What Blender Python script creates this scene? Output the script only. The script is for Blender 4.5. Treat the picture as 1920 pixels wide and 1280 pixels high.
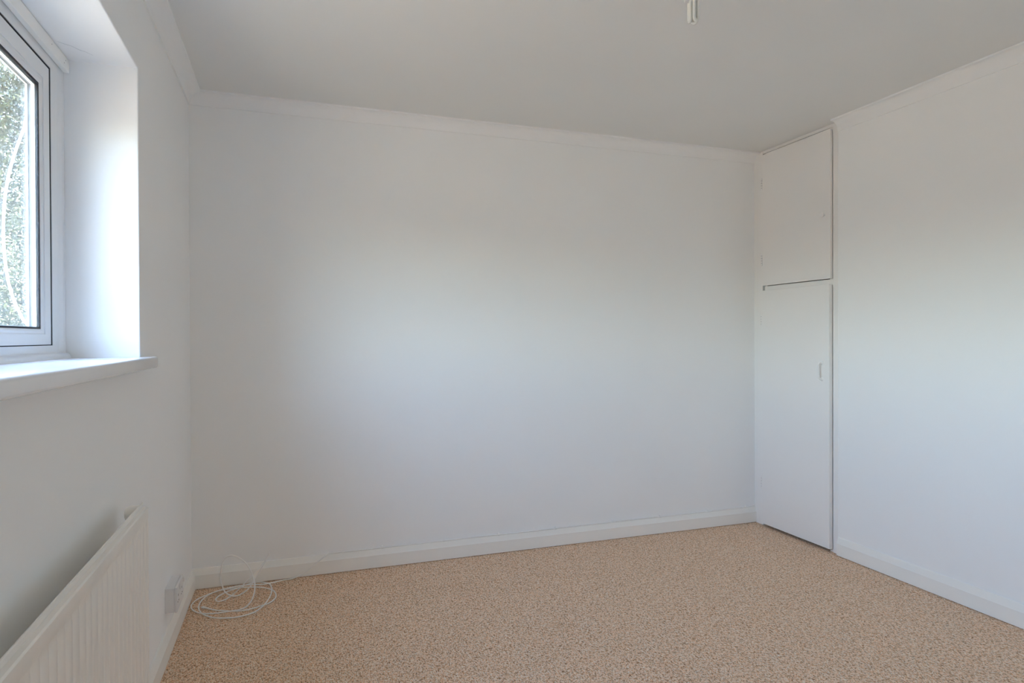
import bpy, bmesh, math, random
import numpy as np
from mathutils import Vector, Matrix

# ------------------------------------------------------------------ camera
SC = bpy.context.scene
COL = SC.collection
for o in list(bpy.data.objects):
    bpy.data.objects.remove(o)

CAM = Vector((0.4394, -3.2849, 1.1664))
YAW, PITCH, ROLL = 0.33511, -0.006336, -0.004044
FPX = 1193.9
fw = Vector((math.sin(YAW) * math.cos(PITCH), math.cos(YAW) * math.cos(PITCH), math.sin(PITCH)))
rt = Vector((math.cos(YAW), -math.sin(YAW), 0))
up = rt.cross(fw)
r2 = math.cos(ROLL) * rt + math.sin(ROLL) * up
u2 = -math.sin(ROLL) * rt + math.cos(ROLL) * up
cd = bpy.data.cameras.new('camera')
cd.sensor_width = 36.0
cd.lens = FPX / 1920 * 36.0
cd.clip_start = 0.02
cam = bpy.data.objects.new('camera', cd)
COL.objects.link(cam)
cam.matrix_world = Matrix(((r2.x, u2.x, -fw.x, CAM.x), (r2.y, u2.y, -fw.y, CAM.y),
                           (r2.z, u2.z, -fw.z, CAM.z), (0, 0, 0, 1)))
SC.camera = cam

# ------------------------------------------------------------------ sky, exposure
SUN_EL, SUN_AZ = math.radians(48), math.radians(115)      # sun stands behind the house
w = bpy.data.worlds.new('sky')
SC.world = w
w.use_nodes = True
nt = w.node_tree
sky = nt.nodes.new('ShaderNodeTexSky')
sky.sky_type = 'NISHITA'
sky.sun_disc = False
sky.sun_elevation = SUN_EL
sky.sun_rotation = SUN_AZ
sky.air_density = 1.0
sky.dust_density = 3.2
sky.ozone_density = 1.0
tint = nt.nodes.new('ShaderNodeMix')
tint.data_type = 'RGBA'
tint.blend_type = 'MULTIPLY'
tint.inputs['Factor'].default_value = 1.0
tint.inputs['B'].default_value = (1.02, 0.98, 0.985, 1)       # white balance of the daylight
nt.links.new(sky.outputs[0], tint.inputs['A'])
nt.links.new(tint.outputs['Result'], nt.nodes['Background'].inputs[0])
nt.nodes['Background'].inputs[1].default_value = 1.0
# daylight portal in the window opening (guides sampling of the sky only)
pl = bpy.data.lights.new('window_portal', 'AREA')
pl.shape = 'RECTANGLE'
pl.size, pl.size_y = 1.5, 0.9
pl.cycles.is_portal = True
po = bpy.data.objects.new('window_portal', pl)
COL.objects.link(po)
po.location = (-0.29, -1.795, 1.555)
po.rotation_euler = (math.radians(90), 0, math.radians(-90))
SC.view_settings.view_transform = 'Standard'
SC.view_settings.look = 'None'
SC.view_settings.gamma = 1.0
SC.view_settings.use_curve_mapping = False
SC.view_settings.exposure = 3.24
SC.cycles.max_bounces = 16
SC.cycles.diffuse_bounces = 14
SC.cycles.transparent_max_bounces = 12

# room measures (metres): left wall x=0, back wall y=0, floor z=0
W, H, HC, YR = 3.192, 2.308, 2.25, -3.50

# ------------------------------------------------------------------ materials
def new_mat(name, base, rough=0.5, spec=0.5):
    m = bpy.data.materials.new(name)
    m.use_nodes = True
    b = m.node_tree.nodes['Principled BSDF']
    b.inputs['Base Color'].default_value = (*base, 1)
    b.inputs['Roughness'].default_value = rough
    b.inputs['Specular IOR Level'].default_value = spec
    return m, m.node_tree, b

def paint(name, base, rough, spec=0.5, nscale=60.0, bump=0.05, vary=0.02, dist=0.002):
    m, t, b = new_mat(name, base, rough, spec)
    tc = t.nodes.new('ShaderNodeTexCoord')
    n = t.nodes.new('ShaderNodeTexNoise')
    n.inputs['Scale'].default_value = nscale
    n.inputs['Detail'].default_value = 1
    t.links.new(tc.outputs['Object'], n.inputs['Vector'])
    bp = t.nodes.new('ShaderNodeBump')
    bp.inputs['Strength'].default_value = bump
    bp.inputs['Distance'].default_value = dist
    t.links.new(n.outputs['Fac'], bp.inputs['Height'])
    t.links.new(bp.outputs['Normal'], b.inputs['Normal'])
    n2 = t.nodes.new('ShaderNodeTexNoise')
    n2.inputs['Scale'].default_value = 3.0
    n2.inputs['Detail'].default_value = 0
    t.links.new(tc.outputs['Object'], n2.inputs['Vector'])
    mr = t.nodes.new('ShaderNodeMapRange')
    mr.inputs['To Min'].default_value = 1 - vary
    mr.inputs['To Max'].default_value = 1 + vary
    t.links.new(n2.outputs['Fac'], mr.inputs['Value'])
    mx = t.nodes.new('ShaderNodeMix')
    mx.data_type = 'RGBA'
    mx.blend_type = 'MULTIPLY'
    mx.inputs['Factor'].default_value = 1
    mx.inputs['A'].default_value = (*base, 1)
    t.links.new(mr.outputs['Result'], mx.inputs['B'])
    t.links.new(mx.outputs['Result'], b.inputs['Base Color'])
    return m

M = {}
M['wall'] = paint('wall_emulsion', (0.92, 0.92, 0.915), 0.75, 0.3, 90, 0.10, 0.01)
M['ceil'] = paint('ceiling_emulsion', (0.82, 0.82, 0.805), 0.9, 0.2, 70, 0.06, 0.01)
M['gloss'] = paint('cream_gloss', (0.92, 0.90, 0.855), 0.35, 0.4, 40, 0.04, 0.015)
M['cupboard'] = paint('cupboard_paint', (0.89, 0.87, 0.85), 0.5, 0.35, 40, 0.05, 0.015)
M['sill'] = paint('white_gloss', (0.88, 0.88, 0.88), 0.22, 0.5, 25, 0.05, 0.01)
M['pvc'] = paint('white_pvc', (0.82, 0.83, 0.84), 0.3, 0.5, 30, 0.01, 0.008)
M['rad'] = paint('radiator_enamel', (0.91, 0.875, 0.82), 0.35, 0.4, 50, 0.02, 0.01)
M['plastic'] = paint('white_plastic', (0.80, 0.785, 0.785), 0.35, 0.5, 50, 0.01, 0.01)
M['cable'] = paint('cable_sheath', (0.90, 0.885, 0.865), 0.4, 0.5, 80, 0.02, 0.02)
M['tube'] = paint('phosphor_tube', (0.84, 0.835, 0.79), 0.15, 0.5, 50, 0.0, 0.005)
M['black'] = paint('black_rubber', (0.012, 0.012, 0.016), 0.6, 0.4, 50, 0.02, 0.05)
M['grey'] = paint('grey_seal', (0.22, 0.23, 0.26), 0.6, 0.4, 50, 0.02, 0.05)
M['dark'] = paint('dark_void', (0.06, 0.05, 0.045), 0.8, 0.2, 20, 0.02, 0.05)
M['bark'] = paint('bark', (0.16, 0.13, 0.10), 0.9, 0.1, 30, 0.4, 0.2)
M['render'] = paint('outside_masonry', (0.42, 0.27, 0.20), 0.9, 0.2, 20, 0.3, 0.2)
m, t, b = new_mat('connector_metal', (0.88, 0.88, 0.88), 0.4)
b.inputs['Metallic'].default_value = 1.0
M['metal'] = m

def carpet_mat():
    m, t, b = new_mat('loop_carpet', (0.3, 0.2, 0.15), 0.95, 0.1)
    N, L = t.nodes, t.links
    tc = N.new('ShaderNodeTexCoord')
    mp = N.new('ShaderNodeMapping')
    mp.inputs['Rotation'].default_value = (0, 0, math.radians(0))
    mp.inputs['Scale'].default_value = (1.0, 0.62, 1.0)
    L.new(tc.outputs['Object'], mp.inputs['Vector'])
    v = N.new('ShaderNodeTexVoronoi')
    v.inputs['Scale'].default_value = 350.0
    v.inputs['Randomness'].default_value = 0.8
    L.new(mp.outputs['Vector'], v.inputs['Vector'])
    sep = N.new('ShaderNodeSeparateColor')
    L.new(v.outputs['Color'], sep.inputs['Color'])
    nz = N.new('ShaderNodeTexNoise')          # strands drift between tones over a few loops
    nz.inputs['Scale'].default_value = 140.0
    nz.inputs['Detail'].default_value = 2
    L.new(mp.outputs['Vector'], nz.inputs['Vector'])
    ad = N.new('ShaderNodeMath'); ad.operation = 'MULTIPLY_ADD'
    ad.inputs[1].default_value = 0.7
    L.new(sep.outputs['Red'], ad.inputs[0])
    sc = N.new('ShaderNodeMath'); sc.operation = 'MULTIPLY_ADD'
    sc.inputs[1].default_value = 1.1; sc.inputs[2].default_value = -0.40
    L.new(nz.outputs['Fac'], sc.inputs[0])
    L.new(sc.outputs[0], ad.inputs[2])
    cr = N.new('ShaderNodeValToRGB')
    e = cr.color_ramp.elements
    e[0].position = 0.05; e[0].color = CARPET[0]
    e[1].position = 0.95; e[1].color = CARPET[3]
    x = e.new(0.35); x.color = CARPET[1]
    x = e.new(0.62); x.color = CARPET[2]
    L.new(ad.outputs[0], cr.inputs['Fac'])
    hue = N.new('ShaderNodeValToRGB')         # single yarns run from grey-beige to rust
    h = hue.color_ramp.elements
    h[0].position = 0.15; h[0].color = (0.95, 0.97, 1.0, 1)
    h[1].position = 0.95; h[1].color = (1.0, 0.80, 0.64, 1)
    x = h.new(0.55); x.color = (1.0, 0.93, 0.86, 1)
    L.new(sep.outputs['Green'], hue.inputs['Fac'])
    mul = N.new('ShaderNodeMix'); mul.data_type = 'RGBA'; mul.blend_type = 'MULTIPLY'
    mul.inputs['Factor'].default_value = 1.0
    L.new(cr.outputs['Color'], mul.inputs['A'])
    L.new(hue.outputs['Color'], mul.inputs['B'])
    L.new(mul.outputs['Result'], b.inputs['Base Color'])
    bp = N.new('ShaderNodeBump')
    bp.inputs['Strength'].default_value = 0.9
    bp.inputs['Distance'].default_value = 0.003
    bp.invert = True
    L.new(v.outputs['Distance'], bp.inputs['Height'])
    L.new(bp.outputs['Normal'], b.inputs['Normal'])
    return m
CARPET = [(0.30, 0.150, 0.075, 1), (0.76, 0.53, 0.355, 1), (0.95, 0.755, 0.585, 1), (1.0, 0.90, 0.78, 1)]
M['carpet'] = carpet_mat()

def glass_mat():
    m = bpy.data.materials.new('window_glass')
    m.use_nodes = True
    t = m.node_tree
    t.nodes.remove(t.nodes['Principled BSDF'])
    fr = t.nodes.new('ShaderNodeFresnel')
    gm = t.nodes.new('ShaderNodeNewGeometry')         # the same reflectance on either side of the sheet
    ir = t.nodes.new('ShaderNodeMapRange')
    ir.inputs['To Min'].default_value = 1.5
    ir.inputs['To Max'].default_value = 1 / 1.5
    t.links.new(gm.outputs['Backfacing'], ir.inputs['Value'])
    t.links.new(ir.outputs['Result'], fr.inputs['IOR'])
    tr = t.nodes.new('ShaderNodeBsdfTransparent')
    tr.inputs['Color'].default_value = (0.96, 0.98, 0.97, 1)
    gl = t.nodes.new('ShaderNodeBsdfGlossy'); gl.inputs['Roughness'].default_value = 0.0
    mx = t.nodes.new('ShaderNodeMixShader')
    t.links.new(fr.outputs[0], mx.inputs[0])
    t.links.new(tr.outputs[0], mx.inputs[1])
    t.links.new(gl.outputs[0], mx.inputs[2])
    t.links.new(mx.outputs[0], t.nodes['Material Output'].inputs['Surface'])
    return m
M['glass'] = glass_mat()

def leaf_mat():
    m, t, b = new_mat('hedge_leaf', (0.1, 0.15, 0.05), 0.4, 0.5)
    tc = t.nodes.new('ShaderNodeTexCoord')
    n = t.nodes.new('ShaderNodeTexNoise')
    n.inputs['Scale'].default_value = 14.0
    n.inputs['Detail'].default_value = 6
    n.inputs['Roughness'].default_value = 0.8
    t.links.new(tc.outputs['Object'], n.inputs['Vector'])
    cr = t.nodes.new('ShaderNodeValToRGB')
    e = cr.color_ramp.elements
    e[0].position = 0.32; e[0].color = LEAF[0]
    e[1].position = 0.68; e[1].color = LEAF[2]
    x = e.new(0.5); x.color = LEAF[1]
    t.links.new(n.outputs['Fac'], cr.inputs['Fac'])
    t.links.new(cr.outputs['Color'], b.inputs['Base Color'])
    b.inputs['Roughness'].default_value = 0.35
    return m
LEAF = [(0.013, 0.017, 0.010, 1), (0.025, 0.034, 0.015, 1), (0.070, 0.088, 0.022, 1)]
M['leaf'] = leaf_mat()

def paving_mat():
    m, t, b = new_mat('paving', (0.12, 0.16, 0.05), 0.9, 0.1)
    tc = t.nodes.new('ShaderNodeTexCoord')
    n = t.nodes.new('ShaderNodeTexNoise')
    n.inputs['Scale'].default_value = 9.0
    n.inputs['Detail'].default_value = 8
    t.links.new(tc.outputs['Object'], n.inputs['Vector'])
    cr = t.nodes.new('ShaderNodeValToRGB')
    cr.color_ramp.elements[0].position = 0.3
    cr.color_ramp.elements[0].color = PAVING[0]
    cr.color_ramp.elements[1].position = 0.7
    cr.color_ramp.elements[1].color = PAVING[1]
    t.links.new(n.outputs['Fac'], cr.inputs['Fac'])
    t.links.new(cr.outputs['Color'], b.inputs['Base Color'])
    return m
PAVING = [(0.18, 0.145, 0.10, 1), (0.30, 0.24, 0.165, 1)]  # unseen paved ground, tones warmed to tint daylight bounced indoors
M['paved'] = paving_mat()

# ------------------------------------------------------------------ mesh helpers
def obj(name, bm, mat, parent=None, smooth=False, loc=None):
    bmesh.ops.remove_doubles(bm, verts=bm.verts, dist=1e-6)
    bmesh.ops.recalc_face_normals(bm, faces=bm.faces)
    me = bpy.data.meshes.new(name)
    bm.to_mesh(me)
    bm.free()
    o = bpy.data.objects.new(name, me)
    me.materials.append(M[mat])
    if smooth:
        for p in me.polygons:
            p.use_smooth = True
        try:
            me.set_sharp_from_angle(angle=math.radians(40))
        except Exception:
            pass
    COL.objects.link(o)
    if parent:
        o.parent = parent
        o.matrix_parent_inverse = parent_inv(parent)
    return o

def parent_inv(p):
    return Matrix.Translation(p.location).inverted()

def empty(name, loc, **props):
    o = bpy.data.objects.new(name, None)
    o.empty_display_size = 0.1
    o.location = loc
    COL.objects.link(o)
    for k, v in props.items():
        o[k] = v
    return o

def struct(name, bm, mat, label=None, smooth=False):
    o = obj(name, bm, mat, None, smooth)
    o['kind'] = 'structure'
    if label:
        o['label'] = label
    return o

def box(bm, x0, x1, y0, y1, z0, z1, bevel=0.0, seg=2):
    vs = [bm.verts.new((x, y, z)) for x in (x0, x1) for y in (y0, y1) for z in (z0, z1)]
    fs = []
    for idx in ((0, 1, 3, 2), (4, 6, 7, 5), (0, 4, 5, 1), (2, 3, 7, 6), (0, 2, 6, 4), (1, 5, 7, 3)):
        fs.append(bm.faces.new([vs[i] for i in idx]))
    if bevel > 0:
        es = list({e for f in fs for e in f.edges})
        bmesh.ops.bevel(bm, geom=es, offset=bevel, segments=seg, affect='EDGES', profile=0.5)
    return bm

def bx(*a, **k):
    return box(bmesh.new(), *a, **k)

def prism(loop_a, loop_b):
    """closed solid between two equal rings of 3D points"""
    bm = bmesh.new()
    a = [bm.verts.new(p) for p in loop_a]
    b_ = [bm.verts.new(p) for p in loop_b]
    n = len(a)
    for i in range(n):
        bm.faces.new((a[i], a[(i + 1) % n], b_[(i + 1) % n], b_[i]))
    bm.faces.new(a[::-1])
    bm.faces.new(b_)
    return bm

def ring(bm, loops):
    """rectangular mitred frame in the y-z plane; loops = (y_near, y_far, z0, z1, x)"""
    R = []
    for (ya, yb, za, zb, x) in loops:
        R.append([bm.verts.new((x, y, z)) for y, z in ((ya, za), (yb, za), (yb, zb), (ya, zb))])
    n = len(R)
    for i in range(n):
        p, q = R[i], R[(i + 1) % n]
        for k in range(4):
            bm.faces.new((p[k], p[(k + 1) % 4], q[(k + 1) % 4], q[k]))
    return bm

def catmull(pts, sub=5):
    P = [Vector(p) for p in pts]
    P = [P[0] * 2 - P[1]] + P + [P[-1] * 2 - P[-2]]
    out = []
    for i in range(1, len(P) - 2):
        for s in range(sub):
            t = s / sub
            a, b_, c, d = P[i - 1], P[i], P[i + 1], P[i + 2]
            out.append(0.5 * (2 * b_ + (c - a) * t + (2 * a - 5 * b_ + 4 * c - d) * t * t
                              + (3 * b_ - a - 3 * c + d) * t ** 3))
    out.append(P[-2].copy())
    return out

def tube(bm, pts, rad, n=8):
    """round tube through pts; rad a number or a list"""
    P = [Vector(p) for p in pts]
    rr = rad if isinstance(rad, (list, tuple)) else [rad] * len(P)
    T = []
    for i in range(len(P)):
        a = P[max(0, i - 1)]
        b_ = P[min(len(P) - 1, i + 1)]
        T.append((b_ - a).normalized())
    ref = Vector((0, 0, 1)) if abs(T[0].z) < 0.9 else Vector((1, 0, 0))
    nrm = (ref - T[0] * ref.dot(T[0])).normalized()
    prev = None
    rings = []
    for i, p in enumerate(P):
        nrm = (nrm - T[i] * nrm.dot(T[i])).normalized()
        bi = T[i].cross(nrm)
        rings.append([bm.verts.new(p + (nrm * math.cos(2 * math.pi * k / n) + bi * math.sin(2 * math.pi * k / n)) * rr[i])
                      for k in range(n)])
    for a, b_ in zip(rings[:-1], rings[1:]):
        for k in range(n):
            bm.faces.new((a[k], a[(k + 1) % n], b_[(k + 1) % n], b_[k]))
    bm.faces.new(rings[0][::-1])
    bm.faces.new(rings[-1])
    return bm

def lathe(bm, origin, axis, prof, n=20):
    """prof = (distance along axis, radius)"""
    o = Vector(origin)
    pts = [o + Vector(axis) * d for d, r in prof]
    ax = Vector(axis).normalized()
    ref = Vector((0, 0, 1)) if abs(ax.z) < 0.9 else Vector((1, 0, 0))
    e1 = (ref - ax * ref.dot(ax)).normalized()
    e2 = ax.cross(e1)
    rings = [[bm.verts.new(p + (e1 * math.cos(2 * math.pi * k / n) + e2 * math.sin(2 * math.pi * k / n)) * max(r, 1e-4))
              for k in range(n)] for p, (d, r) in zip(pts, prof)]
    for a, b_ in zip(rings[:-1], rings[1:]):
        for k in range(n):
            bm.faces.new((a[k], a[(k + 1) % n], b_[(k + 1) % n], b_[k]))
    bm.faces.new(rings[0][::-1])
    bm.faces.new(rings[-1])
    return bm

# ------------------------------------------------------------------ the room shell
XO = -0.285                                   # outer face of the window wall
WY0, WY1, WZ0, WZ1 = -2.55, -1.04, 1.074, 2.003   # window opening
CUPX = W + 0.008                              # face of the cupboard frame
YPOST = -0.661                                # where the plaster of the right wall starts

struct('floor', bx(0, W + 0.62, YR, 0, -0.12, 0), 'carpet', 'brown and beige flecked loop-pile carpet')
struct('ceiling', bx(XO, W + 0.62, YR - 0.12, 0.15, H, H + 0.15), 'ceil', 'plain white painted ceiling')
struct('wall_back', bx(XO, W + 0.62, 0, 0.15, -0.12, H), 'wall', 'bare white painted back wall')
struct('wall_rear', bx(XO, W + 0.62, YR - 0.12, YR, -0.12, H), 'wall', 'white painted wall behind the camera')

def left_wall():
    bm = bmesh.new()
    def rect(x, ya, yb, za, zb):
        return [bm.verts.new((x, y, z)) for y, z in ((ya, za), (yb, za), (yb, zb), (ya, zb))]
    fo, fi = rect(0, YR, 0, -0.12, H), rect(0, WY0, WY1, WZ0, WZ1)
    bo, bi = rect(XO, YR, 0, -0.12, H), rect(XO, WY0, WY1, WZ0, WZ1)
    edge = []
    for k in range(4):
        j = (k + 1) % 4
        bm.faces.new((fo[k], fo[j], fi[j], fi[k]))
        bm.faces.new((bo[j], bo[k], bi[k], bi[j]))
        bm.faces.new((fo[j], fo[k], bo[k], bo[j]))
        f = bm.faces.new((fi[k], fi[j], bi[j], bi[k]))
    bm.edges.ensure_lookup_table()
    for k in range(4):
        e = bm.edges.get((fi[k], fi[(k + 1) % 4]))
        edge.append(e)
    bmesh.ops.bevel(bm, geom=edge, offset=0.005, segments=3, affect='EDGES', profile=0.5)
    return bm
struct('wall_left', left_wall(), 'wall', 'white painted window wall with a deep reveal', smooth=True)

# right wall: plaster with a small rounded return at the cupboard post
pr = [(W, YR), (W, YPOST + 0.0), (W + 0.002, YPOST + 0.008), (W + 0.008, YPOST + 0.012), (W + 0.16, YPOST + 0.012), (W + 0.16, YR)]
struct('wall_right', prism([(x, y, -0.12) for x, y in pr], [(x, y, H) for x, y in pr]), 'wall', 'bare white painted right wall')

# cornice: cove with a lip at either edge, (distance from wall, z)
def cove():
    p = [(0, H), (0, HC), (0.007, HC), (0.008, HC + 0.005)]
    for k in range(1, 9):
        a = math.pi / 2 * k / 9
        p.append((0.008 + 0.038 * (1 - math.cos(a)), HC + 0.005 + 0.045 * math.sin(a)))
    return p + [(0.046, H - 0.008), (0.056, H - 0.008), (0.057, H)]
CV = cove()
def run_back(prof, x1):
    return prism([(d, -d, z) for d, z in prof], [(x1, -d, z) for d, z in prof])
def run_left(prof):
    return prism([(d, -d, z) for d, z in prof], [(d, YR + d, z) for d, z in prof])
def run_right(prof, y0):
    return prism([(W - d, y0, z) for d, z in prof], [(W - d, YR + d, z) for d, z in prof])
def run_rear(prof):
    return prism([(d, YR + d, z) for d, z in prof], [(W - d, YR + d, z) for d, z in prof])
struct('trim_1', run_back(CV, CUPX), 'wall', 'white coved cornice along the back wall', True)
struct('trim_2', run_left(CV), 'wall', 'white coved cornice above the window', True)
struct('trim_3', run_right(CV, YPOST), 'wall', 'white coved cornice along the right wall', True)
struct('trim_4', run_rear(CV), 'wall', 'white coved cornice behind the camera', True)
SK = [(0, 0.003), (0.017, 0.003), (0.017, 0.066), (0.0155, 0.069), (0.006, 0.0935), (0.004, 0.095), (0, 0.095)]
struct('baseboard_back', run_back(SK, CUPX), 'gloss', 'cream chamfered skirting board on the back wall')
struct('baseboard_left', run_left(SK), 'gloss', 'cream chamfered skirting board under the window')
struct('baseboard_right', run_right(SK, YPOST), 'gloss', 'cream chamfered skirting board on the right wall')
struct('baseboard_rear', run_rear(SK), 'gloss', 'cream chamfered skirting board behind the camera')

# ------------------------------------------------------------------ the window
XF = -0.20                                     # inner face of the frame
win = empty('window_1', (XF, -1.795, 1.11), kind='structure', label='white plastic casement window with a deep sill')
FB = (WY0 + 0.002, WY1 - 0.002, 1.112, WZ1 - 0.002)
obj('frame', ring(bmesh.new(), [
    (FB[0], FB[1], FB[2], FB[3], XF + 0.004),
    (FB[0] + 0.02, -1.062, 1.124, FB[3] - 0.02, XF + 0.004),
    (FB[0] + 0.046, -1.086, 1.130, FB[3] - 0.046, XF),
    (-2.452, -1.139, 1.149, 1.937, XF),
    (-2.452, -1.139, 1.149, 1.937, XF - 0.022),
    (-2.472, -1.134, 1.146, 1.940, XF - 0.060),
    (FB[0], FB[1], FB[2], FB[3], XF - 0.060)]), 'pvc', win)
obj('mullion', bx(XF - 0.06, XF, -1.86, -1.80, 1.149, 1.937, bevel=0.003), 'pvc', win)
# quadrant bead along the sill
qb = []
for k in range(7):
    a = math.pi / 2 * k / 6
    qb.append((XF + 0.004 + 0.014 * math.cos(a), 1.110 + 0.017 * math.sin(a)))
qb.append((XF + 0.004, 1.110))
obj('sill_bead', prism([(x, WY0 + 0.003, z) for x, z in qb], [(x, WY1 - 0.003, z) for x, z in qb]), 'pvc', win, True)

def sash(y0, y1, z0, z1):
    ins = lambda a, x: (y0 + a, y1 - a, z0 + a * 0.65, z1 - a * 0.97, x)
    s = obj('sash', ring(bmesh.new(), [
        ins(0, XF - 0.030), ins(0, XF), ins(0.001, XF + 0.001), ins(0.044, XF + 0.001), ins(0.0445, XF - 0.0015), ins(0.048, XF - 0.0015),
        ins(0.056, XF + 0.0005), ins(0.062, XF - 0.001), ins(0.0665, XF - 0.0035), ins(0.0665, XF - 0.030)]), 'pvc', win)
    obj('gasket', ring(bmesh.new(), [ins(0.0655, XF - 0.0032), ins(0.0735, XF - 0.0032), ins(0.0735, XF - 0.006), ins(0.0655, XF - 0.006)]), 'black', s)
    i2 = lambda a: (y0 + a, y1 - a, z0 + a * 0.65, z1 - a * 0.97)
    a = i2(0.066)
    obj('pane', bx(XF - 0.0095, XF - 0.006, *a), 'glass', s)
    obj('pane', bx(XF - 0.0255, XF - 0.022, *a), 'glass', s)
    obj('spacer_bar', ring(bmesh.new(), [ins(0.067, XF - 0.0097), ins(0.076, XF - 0.0097), ins(0.076, XF - 0.0185), ins(0.067, XF - 0.0185)]), 'pvc', s)
    obj('edge_seal', ring(bmesh.new(), [ins(0.067, XF - 0.0187), ins(0.0765, XF - 0.0187), ins(0.0765, XF - 0.0218), ins(0.067, XF - 0.0218)]), 'grey', s)
    obj('outer_bead', ring(bmesh.new(), [ins(0.0, XF - 0.0257), ins(0.078, XF - 0.0257), ins(0.0765, XF - 0.031), ins(0.06, XF - 0.034), ins(0.0, XF - 0.034)]), 'pvc', s)
    return s
sash(-1.795, -1.156, 1.1515, 1.9285)
sash(-2.435, -1.865, 1.1515, 1.9285)
obj('seal_strip', ring(bmesh.new(), [(-1.80, -1.1395, 1.1492, 1.9365, XF - 0.0015), (-1.79, -1.158, 1.153, 1.926, XF - 0.008),
                                     (-1.79, -1.158, 1.153, 1.926, XF - 0.014), (-1.80, -1.1395, 1.1492, 1.9365, XF - 0.014)]), 'black', win)
obj('seal_strip', ring(bmesh.new(), [(-2.4515, -1.8605, 1.1492, 1.9365, XF - 0.0015), (-2.434, -1.866, 1.153, 1.926, XF - 0.008),
                                     (-2.434, -1.866, 1.153, 1.926, XF - 0.014), (-2.4515, -1.8605, 1.1492, 1.9365, XF - 0.014)]), 'black', win)
# lever handle on the opening sash (meeting side)
hd = obj('window_handle', bx(XF + 0.001, XF + 0.012, -1.785, -1.760, 1.47, 1.60, bevel=0.003), 'pvc', win)
obj('lever', bx(XF + 0.012, XF + 0.034, -1.782, -1.764, 1.49, 1.52, bevel=0.004), 'pvc', hd)
# batten for curtains under the head of the reveal
bt = obj('curtain_batten', bx(XF + 0.0045, XF + 0.019, WY0 + 0.004, WY1 - 0.003, 1.962, 1.9995, bevel=0.0012), 'gloss', win)
for yy, zz in ((-1.075, 1.988), (-1.088, 1.976), (-1.19, 1.986), (-1.62, 1.984)):
    obj('screw_hole', lathe(bmesh.new(), (XF + 0.0186, yy, zz), (1, 0, 0), [(0, 0.0016), (0.0006, 0.0016)], 10), 'grey', bt)

# window board with rounded nose and horns past the reveal
def sill():
    bm = bmesh.new()
    z0, z1 = WZ0 + 0.001, 1.110
    pl_ = [(XF - 0.03, WY0 + 0.001), (XF - 0.03, WY1 - 0.001), (0.0015, WY1 - 0.001), (0.0015, WY1 + 0.052), (0.041, WY1 + 0.052), (0.041, WY0 - 0.052), (0.0015, WY0 - 0.052), (0.0015, WY0 + 0.001)]
    a = [bm.verts.new((x, y, z0)) for x, y in pl_]
    b_ = [bm.verts.new((x, y, z1)) for x, y in pl_]
    n = len(a)
    for i in range(n):
        bm.faces.new((a[i], a[(i + 1) % n], b_[(i + 1) % n], b_[i]))
    bm.faces.new(a[::-1]); bm.faces.new(b_)
    es = [bm.edges.get((b_[4], b_[5])), bm.edges.get((a[4], a[5])), bm.edges.get((b_[3], b_[4])), bm.edges.get((a[4], b_[4])), bm.edges.get((a[3], a[4])), bm.edges.get((b_[5], b_[6])), bm.edges.get((a[5], b_[5]))]
    bmesh.ops.bevel(bm, geom=[e for e in es if e], offset=0.008, segments=4, affect='EDGES', profile=0.5)
    return bm
obj('window_sill', sill(), 'sill', win, True)

# hairline crack in the plaster of the reveal head
crk = [(-0.178, -1.175), (-0.160, -1.160), (-0.145, -1.150), (-0.130, -1.128), (-0.118, -1.120), (-0.105, -1.100)]
bm = bmesh.new()
tube(bm, [(x, y, WZ1 - 0.0001) for x, y in crk], [0.0001, 0.00028, 0.00022, 0.00028, 0.0002, 0.0001], 6)
cko = obj('hairline_crack', bm, 'grey', bpy.data.objects['wall_left'])

# ------------------------------------------------------------------ built-in cupboard
cup = empty('built_in_cupboard', (CUPX, -0.33, 0), label='white painted built-in corner cupboard with an upper and a lower door', category='cupboard')
DY0, DY1 = -0.612, -0.092                     # door right and left edges
obj('hinge_stile', bx(CUPX, CUPX + 0.045, -0.078, 0, 0, H), 'cupboard', cup)
obj('stop_bead', bx(CUPX - 0.003, CUPX + 0.03, -0.0795, -0.0765, 0.9, H - 0.03), 'cupboard', cup)
obj('inner_stile', bx(CUPX + 0.020, CUPX + 0.045, -0.094, -0.0797, 0, H), 'cupboard', cup)
obj('lock_post', bx(CUPX, CUPX + 0.045, YPOST + 0.0125, -0.6155, 0, H), 'cupboard', cup)
obj('header', bx(CUPX + 0.0005, CUPX + 0.0058, -0.6150, -0.0797, 2.2915, H), 'cupboard', cup)
obj('middle_rail', bx(CUPX + 0.0005, CUPX + 0.0058, -0.6150, -0.0945, 1.440, 1.474), 'cupboard', cup)
obj('door_stop', bx(CUPX + 0.006, CUPX + 0.045, -0.6153, -0.590, 0, H), 'cupboard', cup)
obj('door_stop', bx(CUPX + 0.007, CUPX + 0.045, -0.589, -0.095, 2.262, 2.2913), 'cupboard', cup)
obj('carcass_back', bx(W + 0.55, W + 0.565, YPOST + 0.013, 0, 0, H), 'dark', cup)
obj('side_panel', bx(CUPX + 0.046, W + 0.549, YPOST + 0.013, YPOST + 0.028, 0, H), 'dark', cup)

def door(name, z0, z1, proud, thick, label):
    x0 = CUPX - proud
    d = obj('door', bx(x0, x0 + thick, DY0, DY1, z0, z1, bevel=0.0012), 'cupboard', cup)
    d['label'] = label
    return d, x0
up_door, xu = door('upper', 1.4775, 2.2795, 0.016, 0.0158, 'plain white upper cupboard door with a round knob')
lo_door, xl = door('lower', 0.0180, 1.4465, 0.024, 0.0228, 'plain white lower cupboard door with a pull handle')
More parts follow.
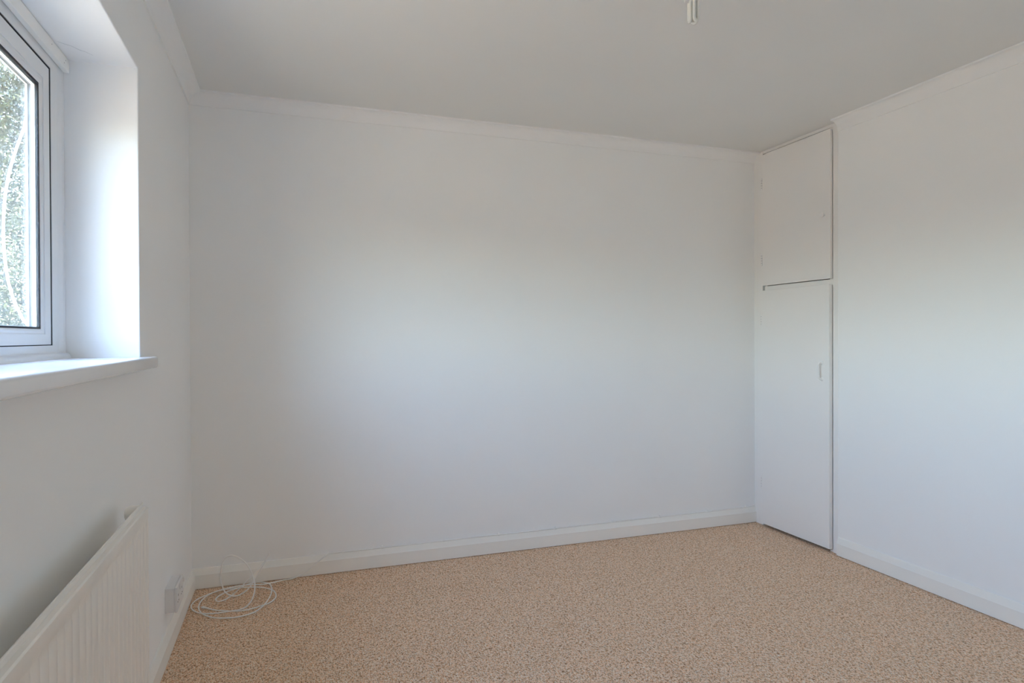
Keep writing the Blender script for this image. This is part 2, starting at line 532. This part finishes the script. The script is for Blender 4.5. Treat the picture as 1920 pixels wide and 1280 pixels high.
# round knob
bm = lathe(bmesh.new(), (xu, -0.570, 1.825), (-1, 0, 0), [(0, 0.006), (0.008, 0.006), (0.010, 0.011), (0.013, 0.0135), (0.017, 0.0135), (0.0195, 0.011), (0.0205, 0.006), (0.0206, 0.0)], 20)
obj('knob', bm, 'cupboard', up_door, True)['label'] = 'small round white knob'
# bow handle with round roses
han = [(xl + 0.001, -0.562, 1.022), (xl - 0.012, -0.562, 1.021), (xl - 0.022, -0.562, 1.014), (xl - 0.025, -0.562, 0.998),
       (xl - 0.025, -0.5625, 0.955), (xl - 0.022, -0.563, 0.939), (xl - 0.012, -0.563, 0.932), (xl + 0.001, -0.563, 0.931)]
hnd = obj('pull_handle', tube(bmesh.new(), catmull(han, 4), 0.0048, 10), 'cupboard', lo_door, True)
hnd['label'] = 'white painted bow pull handle'
for zz in (1.022, 0.931):
    obj('rose', lathe(bmesh.new(), (xl + 0.0005, -0.5625, zz), (-1, 0, 0), [(0, 0.011), (0.003, 0.0105), (0.005, 0.007), (0.0055, 0.001)], 18), 'cupboard', hnd, True)
# butt hinges, painted over
def hinge(d, x, z0, z1):
    h = obj('hinge', lathe(bmesh.new(), (x - 0.002, -0.0868, z0), (0, 0, 1), [(0, 0.003), (0.001, 0.0042), (z1 - z0 - 0.001, 0.0042), (z1 - z0, 0.003)], 10), 'cupboard', d, True)
    for k in range(1, 5):
        zz = z0 + (z1 - z0) * k / 5
        obj('knuckle_gap', lathe(bmesh.new(), (x - 0.002, -0.0868, zz - 0.0006), (0, 0, 1), [(0, 0.0044), (0.0012, 0.0044)], 10), 'grey', h)
hinge(up_door, xu, 2.061, 2.137)
hinge(up_door, xu, 1.600, 1.676)
hinge(lo_door, xl + 0.006, 1.227, 1.303)
hinge(lo_door, xl + 0.006, 0.228, 0.311)

# ------------------------------------------------------------------ radiator
rad = empty('panel_radiator', (0.055, -1.95, 0), label='cream ribbed steel panel radiator under the window sill', category='radiator')
RY0, RY1, RZ0, RZ1, RXF, RXB = -2.55, -1.345, 0.14, 0.716, 0.076, 0.058
def rad_panel():
    bm = bmesh.new()
    pitch = 0.0385
    ys = [RY1]
    y = RY1 - 0.004
    cols = [(RY1, RXF - 0.004, 0)]
    cols.append((RY1 - 0.003, RXF, 0))
    y = RY1 - 0.012
    while y > RY0 + 0.02:
        for dy, dep in ((0.0060, 0), (0.0025, 0.0055), (0, 0.0075), (-0.0025, 0.0055), (-0.0060, 0)):
            cols.append((y + dy, RXF, dep))
        y -= pitch
    cols += [(RY0 + 0.003, RXF, 0), (RY0, RXF - 0.004, 0)]
    rows = [(RZ1, -0.003, 0), (RZ1 - 0.003, 0, 0), (RZ1 - 0.030, 0, 0), (RZ1 - 0.034, -0.0015, 0.25), (RZ1 - 0.046, 0, 0.45), (RZ1 - 0.13, 0, 0.5), (RZ1 - 0.17, 0, 1.0),
            (RZ0 + 0.16, 0, 1.0), (RZ0 + 0.13, 0, 0.5), (RZ0 + 0.046, 0, 0.45), (RZ0 + 0.034, -0.0015, 0.25), (RZ0 + 0.03, 0, 0), (RZ0 + 0.003, 0, 0), (RZ0, -0.003, 0)]
    g = [[bm.verts.new((x + dx - dep * k, yy, z)) for (yy, x, dep) in cols] for (z, dx, k) in rows]
    for i in range(len(g) - 1):
        for j in range(len(cols) - 1):
            bm.faces.new((g[i][j], g[i][j + 1], g[i + 1][j + 1], g[i + 1][j]))
    # back and rim
    bk = [[bm.verts.new((RXB, yy, z)) for (yy, x, dep) in (cols[0], cols[-1])] for z in (RZ1, RZ0)]
    bm.faces.new((bk[0][0], bk[1][0], bk[1][1], bk[0][1]))
    bm.faces.new([bk[0][0]] + [bk[0][1]] + list(reversed(g[0])))
    bm.faces.new([bk[1][0]] + g[-1] + [bk[1][1]])
    bm.faces.new([bk[0][0]] + [r[0] for r in g] + [bk[1][0]])
    bm.faces.new([bk[0][1]] + [bk[1][1]] + [r[-1] for r in reversed(g)])
    return bm
obj('ribbed_panel', rad_panel(), 'rad', rad, True)
obj('top_seam', bx(0.060, 0.0635, RY0 + 0.002, RY1 + 0.002, RZ1 - 0.004, RZ1 + 0.012, bevel=0.001), 'rad', rad)
obj('end_boss', lathe(bmesh.new(), (0.060, -1.362, 0.704), (-1, 0, 0), [(0, 0.020), (0.026, 0.020), (0.033, 0.017), (0.036, 0.010), (0.0365, 0.0)], 24), 'rad', rad, True)
for yy in (-1.52, -2.38):
    obj('wall_bracket', bx(0.0015, 0.0585, yy - 0.012, yy + 0.012, 0.20, 0.62, bevel=0.002), 'rad', rad)
for yy in (-1.325, -2.57):
    v = obj('valve', lathe(bmesh.new(), (0.066, yy, 0.125), (0, 0, 1), [(0, 0.012), (0.03, 0.012), (0.034, 0.018), (0.075, 0.018), (0.08, 0.014), (0.081, 0.0)], 18), 'rad', rad, True)
    obj('pipe', lathe(bmesh.new(), (0.066, yy, 0.0), (0, 0, 1), [(0, 0.0075), (0.126, 0.0075)], 12), 'rad', v, True)
    obj('tail', lathe(bmesh.new(), (0.066, yy, 0.165), (0, 1 if yy < -2 else -1, 0), [(0, 0.010), (0.03, 0.010)], 12), 'rad', v, True)

# ------------------------------------------------------------------ double wall socket
sk = empty('wall_socket', (0.0, -0.597, 0.158), label='white double wall socket on a surface box above the left skirting', category='socket')
SY0, SY1, SZ0, SZ1 = -0.669, -0.523, 0.158, 0.250
obj('back_box', bx(0.0, 0.031, SY0 + 0.001, SY1 - 0.001, SZ0 + 0.001, SZ1 - 0.001, bevel=0.0015), 'plastic', sk)
fp = obj('face_plate', bx(0.0315, 0.0405, SY0, SY1, SZ0, SZ1, bevel=0.002), 'plastic', sk)
for yc in (-0.636, -0.556):
    obj('switch', prism([(0.0405, yc + 0.022, 0.223), (0.0445, yc + 0.022, 0.225), (0.0420, yc + 0.022, 0.240), (0.0405, yc + 0.022, 0.241)],
                        [(0.0405, yc + 0.034, 0.223), (0.0445, yc + 0.034, 0.225), (0.0420, yc + 0.034, 0.240), (0.0405, yc + 0.034, 0.241)]), 'plastic', fp)
    for dy, dz, w_, h_ in ((0, 0.018, 0.004, 0.008), (-0.011, -0.004, 0.0065, 0.004), (0.011, -0.004, 0.0065, 0.004)):
        obj('pin_slot', bx(0.0404, 0.0408, yc - 0.008 + dy - w_ / 2, yc - 0.008 + dy + w_ / 2, 0.1965 + dz - h_ / 2, 0.1965 + dz + h_ / 2), 'dark', fp)
for yc in (-0.657, -0.535):
    obj('screw', lathe(bmesh.new(), (0.0404, yc, 0.204), (1, 0, 0), [(0, 0.0035), (0.0008, 0.003)], 12), 'metal', fp)

# ------------------------------------------------------------------ ceiling lamp
LX, LY = 1.626, -1.600
lamp = empty('ceiling_lamp', (LX, LY, H), label='bare stick energy-saving bulb in a white ceiling batten holder', category='lamp')
obj('ceiling_rose', lathe(bmesh.new(), (LX, LY, H), (0, 0, -1), [(0, 0.046), (0.012, 0.045), (0.022, 0.038), (0.026, 0.024), (0.027, 0.0)], 28), 'plastic', lamp, True)
obj('lamp_holder', lathe(bmesh.new(), (LX, LY, H - 0.026), (0, 0, -1), [(0, 0.019), (0.020, 0.019), (0.024, 0.0225), (0.034, 0.0225), (0.035, 0.0)], 24), 'plastic', lamp, True)
bulb = obj('bulb_base', lathe(bmesh.new(), (LX, LY, H - 0.060), (0, 0, -1), [(0, 0.018), (0.010, 0.024), (0.020, 0.0275), (0.040, 0.0275), (0.045, 0.0262), (0.0455, 0.022), (0.046, 0.0)], 28), 'plastic', lamp, True)
bulb['label'] = 'round cream ballast of the bulb'
ZB = 2.139
for k, dz in ((0, 0.0), (1, 0.0), (2, 0.0)):
    a0 = math.radians(40 + 120 * k)
    c = Vector((LX + math.cos(a0) * 0.0115, LY + math.sin(a0) * 0.0115, 0))
    tdir = Vector((-math.sin(a0), math.cos(a0), 0))
    h_ = 0.0075
    zt, zl = H - 0.092, ZB + 0.0115
    pts = [c + tdir * h_ + Vector((0, 0, zt)), c + tdir * h_ + Vector((0, 0, (zt + zl) / 2))]
    for q in range(9):
        a = math.pi * q / 8
        pts.append(c + tdir * h_ * math.cos(a) + Vector((0, 0, zl - 0.0075 * math.sin(a))))
    pts += [c - tdir * h_ + Vector((0, 0, (zt + zl) / 2)), c - tdir * h_ + Vector((0, 0, zt))]
    obj('fluorescent_tube', tube(bmesh.new(), pts, 0.0052, 12), 'tube', bulb, True)

# ------------------------------------------------------------------ white aerial cable
cab = empty('aerial_cable', (0.2, -0.2, 0.0), label='white coaxial cable coiled on the carpet and clipped along the back skirting', category='cable')
PTS = [(0.096, -0.265, 0.0040), (0.123, -0.291, 0.0040), (0.152, -0.310, 0.0040), (0.201, -0.332, 0.0040), (0.248, -0.341, 0.0040), (0.288, -0.328, 0.0040), (0.319, -0.312, 0.0040), (0.347, -0.294, 0.0040), (0.367, -0.256, 0.0040), (0.372, -0.217, 0.0040), (0.363, -0.165, 0.0040), (0.342, -0.129, 0.0040), (0.311, -0.099, 0.0040), (0.275, -0.080, 0.0040), (0.231, -0.068, 0.0040), (0.188, -0.065, 0.0040), (0.146, -0.068, 0.0040), (0.105, -0.082, 0.0040), (0.067, -0.113, 0.0040), (0.039, -0.149, 0.0040), (0.026, -0.196, 0.0040), (0.028, -0.235, 0.0040), (0.043, -0.272, 0.0040), (0.070, -0.306, 0.0040), (0.107, -0.325, 0.0040), (0.146, -0.332, 0.0040), (0.192, -0.329, 0.0040), (0.231, -0.324, 0.0040), (0.255, -0.316, 0.0100), (0.273, -0.307, 0.0280), (0.284, -0.299, 0.0560), (0.287, -0.291, 0.0880), (0.282, -0.282, 0.1160), (0.271, -0.274, 0.1450), (0.253, -0.266, 0.1760), (0.228, -0.257, 0.2000), (0.203, -0.249, 0.2130), (0.187, -0.241, 0.2140), (0.168, -0.232, 0.2060), (0.153, -0.224, 0.1830), (0.145, -0.216, 0.1450), (0.143, -0.207, 0.1070), (0.147, -0.199, 0.0730), (0.157, -0.191, 0.0410), (0.175, -0.182, 0.0190), (0.197, -0.179, 0.0100), (0.220, -0.179, 0.0140), (0.247, -0.179, 0.0300), (0.268, -0.179, 0.0540), (0.289, -0.174, 0.0860), (0.310, -0.169, 0.1180), (0.327, -0.166, 0.1490), (0.340, -0.164, 0.1750), (0.344, -0.164, 0.1800), (0.338, -0.166, 0.1720), (0.321, -0.170, 0.1440), (0.298, -0.175, 0.1190), (0.264, -0.182, 0.0870), (0.223, -0.189, 0.0500), (0.191, -0.152, 0.0110), (0.165, -0.188, 0.0060), (0.142, -0.202, 0.0040), (0.127, -0.197, 0.0040), (0.119, -0.176, 0.0040), (0.124, -0.146, 0.0040), (0.146, -0.117, 0.0060), (0.173, -0.090, 0.0060), (0.210, -0.068, 0.0060), (0.247, -0.043, 0.0080), (0.282, -0.032, 0.0080), (0.313, -0.045, 0.0080), (0.339, -0.074, 0.0080), (0.350, -0.116, 0.0060), (0.351, -0.190, 0.0060), (0.338, -0.268, 0.0060), (0.320, -0.328, 0.0060), (0.290, -0.373, 0.0040), (0.252, -0.395, 0.0040), (0.206, -0.401, 0.0040), (0.156, -0.400, 0.0090), (0.116, -0.373, 0.0090), (0.084, -0.331, 0.0090), (0.065, -0.282, 0.0090), (0.058, -0.231, 0.0090), (0.064, -0.171, 0.0090), (0.085, -0.123, 0.0100), (0.114, -0.092, 0.0100), (0.163, -0.069, 0.0100), (0.222, -0.055, 0.0100), (0.275, -0.066, 0.0100), (0.319, -0.075, 0.0100), (0.363, -0.059, 0.0080), (0.407, -0.039, 0.0060), (0.444, -0.031, 0.0050), (0.485, -0.026, 0.0180), (0.518, -0.026, 0.0360), (0.565, -0.026, 0.0720), (0.600, -0.026, 0.0970)]
CLIPS = [(0.61, 0.0985), (0.877, 0.0985), (1.198, 0.099), (1.50, 0.0985), (1.837, 0.0985), (2.198, 0.099), (2.511, 0.099), (2.85, 0.099), (3.126, 0.1005)]
run = [(0.625, -0.008, 0.0995)]
for i, (x, z) in enumerate(CLIPS[1:]):
    xm = (CLIPS[i][0] + x) / 2
    run.append((xm, -0.0065, 0.0985 + 0.0012 * (i % 3 - 1)))
    run.append((x, -0.006, z))
run += [(3.16, -0.007, 0.103), (3.182, -0.010, 0.107), (CUPX - 0.004, -0.0125, 0.1105)]
obj('sheath', tube(bmesh.new(), catmull(list(PTS) + run, 4), 0.0029, 8), 'cable', cab, True)
con0, con1 = Vector((0.071, -0.250, 0.0062)), Vector((0.096, -0.265, 0.0045))
dv = (con1 - con0); ln = dv.length; dv = dv.normalized()
cn = obj('connector', lathe(bmesh.new(), con0, dv, [(0, 0.0032), (0.003, 0.0036), (0.004, 0.0055), (0.012, 0.0055), (0.013, 0.0040), (0.020, 0.0042), (0.026, 0.0042), (ln + 0.002, 0.0036)], 8), 'metal', cab, True)
cn['label'] = 'metal screw-on end connector'
obj('centre_pin', lathe(bmesh.new(), con0 - dv * 0.006, dv, [(0, 0.0006), (0.007, 0.0006)], 8), 'metal', cn)
for (x, z) in CLIPS:
    bm = bmesh.new()
    bm2 = []
    prof = [(-0.0008, z - 0.0035)]
    for k in range(9):
        a = -math.pi / 2 + math.pi * k / 8
        prof.append((-0.006 - 0.0046 * math.cos(a) * 1.0, z + 0.0046 * math.sin(a)))
    prof += [(-0.0045, z + 0.0085), (-0.0008, z + 0.0090)]
    c_ = obj('cable_clip', prism([(x - 0.004, y, zz) for y, zz in prof], [(x + 0.004, y, zz) for y, zz in prof]), 'cable', cab)
    obj('nail', lathe(bmesh.new(), (x, -0.0044, z + 0.0068), (0, -1, 0), [(0, 0.002), (0.0014, 0.0017)], 8), 'cable', c_)

# ------------------------------------------------------------------ outside
struct('ground', bx(-30, 8, -20, 25, -0.40, -0.30), 'paved', 'garden lawn outside the window')
oc = empty('outdoor_cable', (XO, -0.9, 1.5), label='slack white cable bowed across the view just outside the window glass', category='cable')
ocp = [(XO - 0.004, -0.80, 1.95), (-0.30, -0.86, 1.92), (-0.33, -0.922, 1.846), (-0.33, -0.939, 1.816), (-0.33, -1.001, 1.733), (-0.33, -1.053, 1.649), (-0.33, -1.084, 1.565), (-0.33, -1.096, 1.479),
       (-0.33, -1.091, 1.42), (-0.33, -1.07, 1.345), (-0.33, -1.03, 1.286), (-0.33, -0.98, 1.244), (-0.33, -0.936, 1.216), (-0.30, -0.85, 1.16), (XO - 0.004, -0.78, 1.12)]
obj('sheath', tube(bmesh.new(), catmull(ocp, 5), 0.0036, 8), 'cable', oc, True)
for (y, z) in ((-0.80, 1.95), (-0.78, 1.12)):
    obj('cable_clip', bx(XO - 0.009, XO, y - 0.004, y + 0.004, z - 0.006, z + 0.006, bevel=0.001), 'cable', oc)

def hedge():
    rng = np.random.default_rng(7)
    hx0, hx1, hy0, hy1, hz0, hz1 = HEDGE
    root = empty('garden_hedge', ((hx0 + hx1) / 2, (hy0 + hy1) / 2, -0.30), label='tall leafy green hedge seen through the window glass', category='hedge')
    n = 300000
    c = np.empty((n, 3))
    c[:, 0] = rng.uniform(hx0, hx1, n)
    # denser towards the front face
    c[:, 1] = hy0 + (hy1 - hy0) * rng.beta(1.0, 1.8, n)
    top = hz1 + 0.22 * np.sin(c[:, 0] * 4.1) + 0.18 * np.sin(c[:, 0] * 9.7 + 1.0)
    c[:, 2] = hz0 + (top - hz0) * (1 - rng.beta(1.0, 1.15, n) * 1.0)
    bulge = 0.12 * np.sin(c[:, 0] * 3.0 + c[:, 2] * 2.3) + 0.08 * np.sin(c[:, 0] * 7.0 - c[:, 2] * 5.0)
    c[:, 1] += bulge
    d = rng.normal(size=(n, 3)); d[:, 2] += 0.2
    d /= np.linalg.norm(d, axis=1)[:, None]
    nn = rng.normal(size=(n, 3)); nn[:, 1] -= 0.7; nn[:, 2] += 0.6
    s = np.cross(d, nn); s /= np.linalg.norm(s, axis=1)[:, None]
    nn = np.cross(s, d)
    L = rng.uniform(0.022, 0.044, n)[:, None]
    Wd = L * rng.uniform(0.32, 0.48, n)[:, None]
    v = np.stack([c - d * L / 2, c + s * Wd / 2 + nn * L * 0.06, c + d * L / 2, c - s * Wd / 2 + nn * L * 0.06], 1).reshape(-1, 3)
    fidx = np.arange(n)[:, None] * 4
    f = np.concatenate([np.hstack([fidx, fidx + 1, fidx + 2]), np.hstack([fidx, fidx + 2, fidx + 3])])
    me = bpy.data.meshes.new('foliage')
    me.from_pydata(v.tolist(), [], f.tolist())
    me.materials.append(M['leaf'])
    o = bpy.data.objects.new('foliage', me)
    COL.objects.link(o)
    o.parent = root
    o.matrix_parent_inverse = parent_inv(root)
    o['kind'] = 'stuff'
    rnd = random.Random(3)
    x = hx0 + 0.15
    while x < hx1:
        yb = (hy0 + hy1) / 2 + rnd.uniform(-0.15, 0.25)
        bm = bmesh.new()
        pts = [(x, yb, -0.30)]
        for k in range(1, 7):
            pts.append((x + rnd.uniform(-0.10, 0.10), yb + rnd.uniform(-0.10, 0.10), -0.30 + (hz1 + 0.1) * k / 6.3))
        tube(bm, catmull(pts, 3), [0.028 * (1 - 0.8 * i / 18) for i in range(19)], 7)
        st = obj('stem', bm, 'bark', root, True)
        for q in range(7):
            p0 = Vector(pts[1 + q % 5])
            e = p0 + Vector((rnd.uniform(-0.4, 0.4), -rnd.uniform(0.15, 0.5), rnd.uniform(0.1, 0.5)))
            bm = bmesh.new()
            tube(bm, [p0, (p0 + e) / 2 + Vector((0, 0, rnd.uniform(-0.05, 0.05))), e], [0.010, 0.007, 0.003], 5)
            obj('branch', bm, 'bark', st)
        x += rnd.uniform(0.35, 0.5)
    return root
HEDGE = (-3.3, -0.5, 2.7, 3.8, -0.3, 3.55)
hedge()
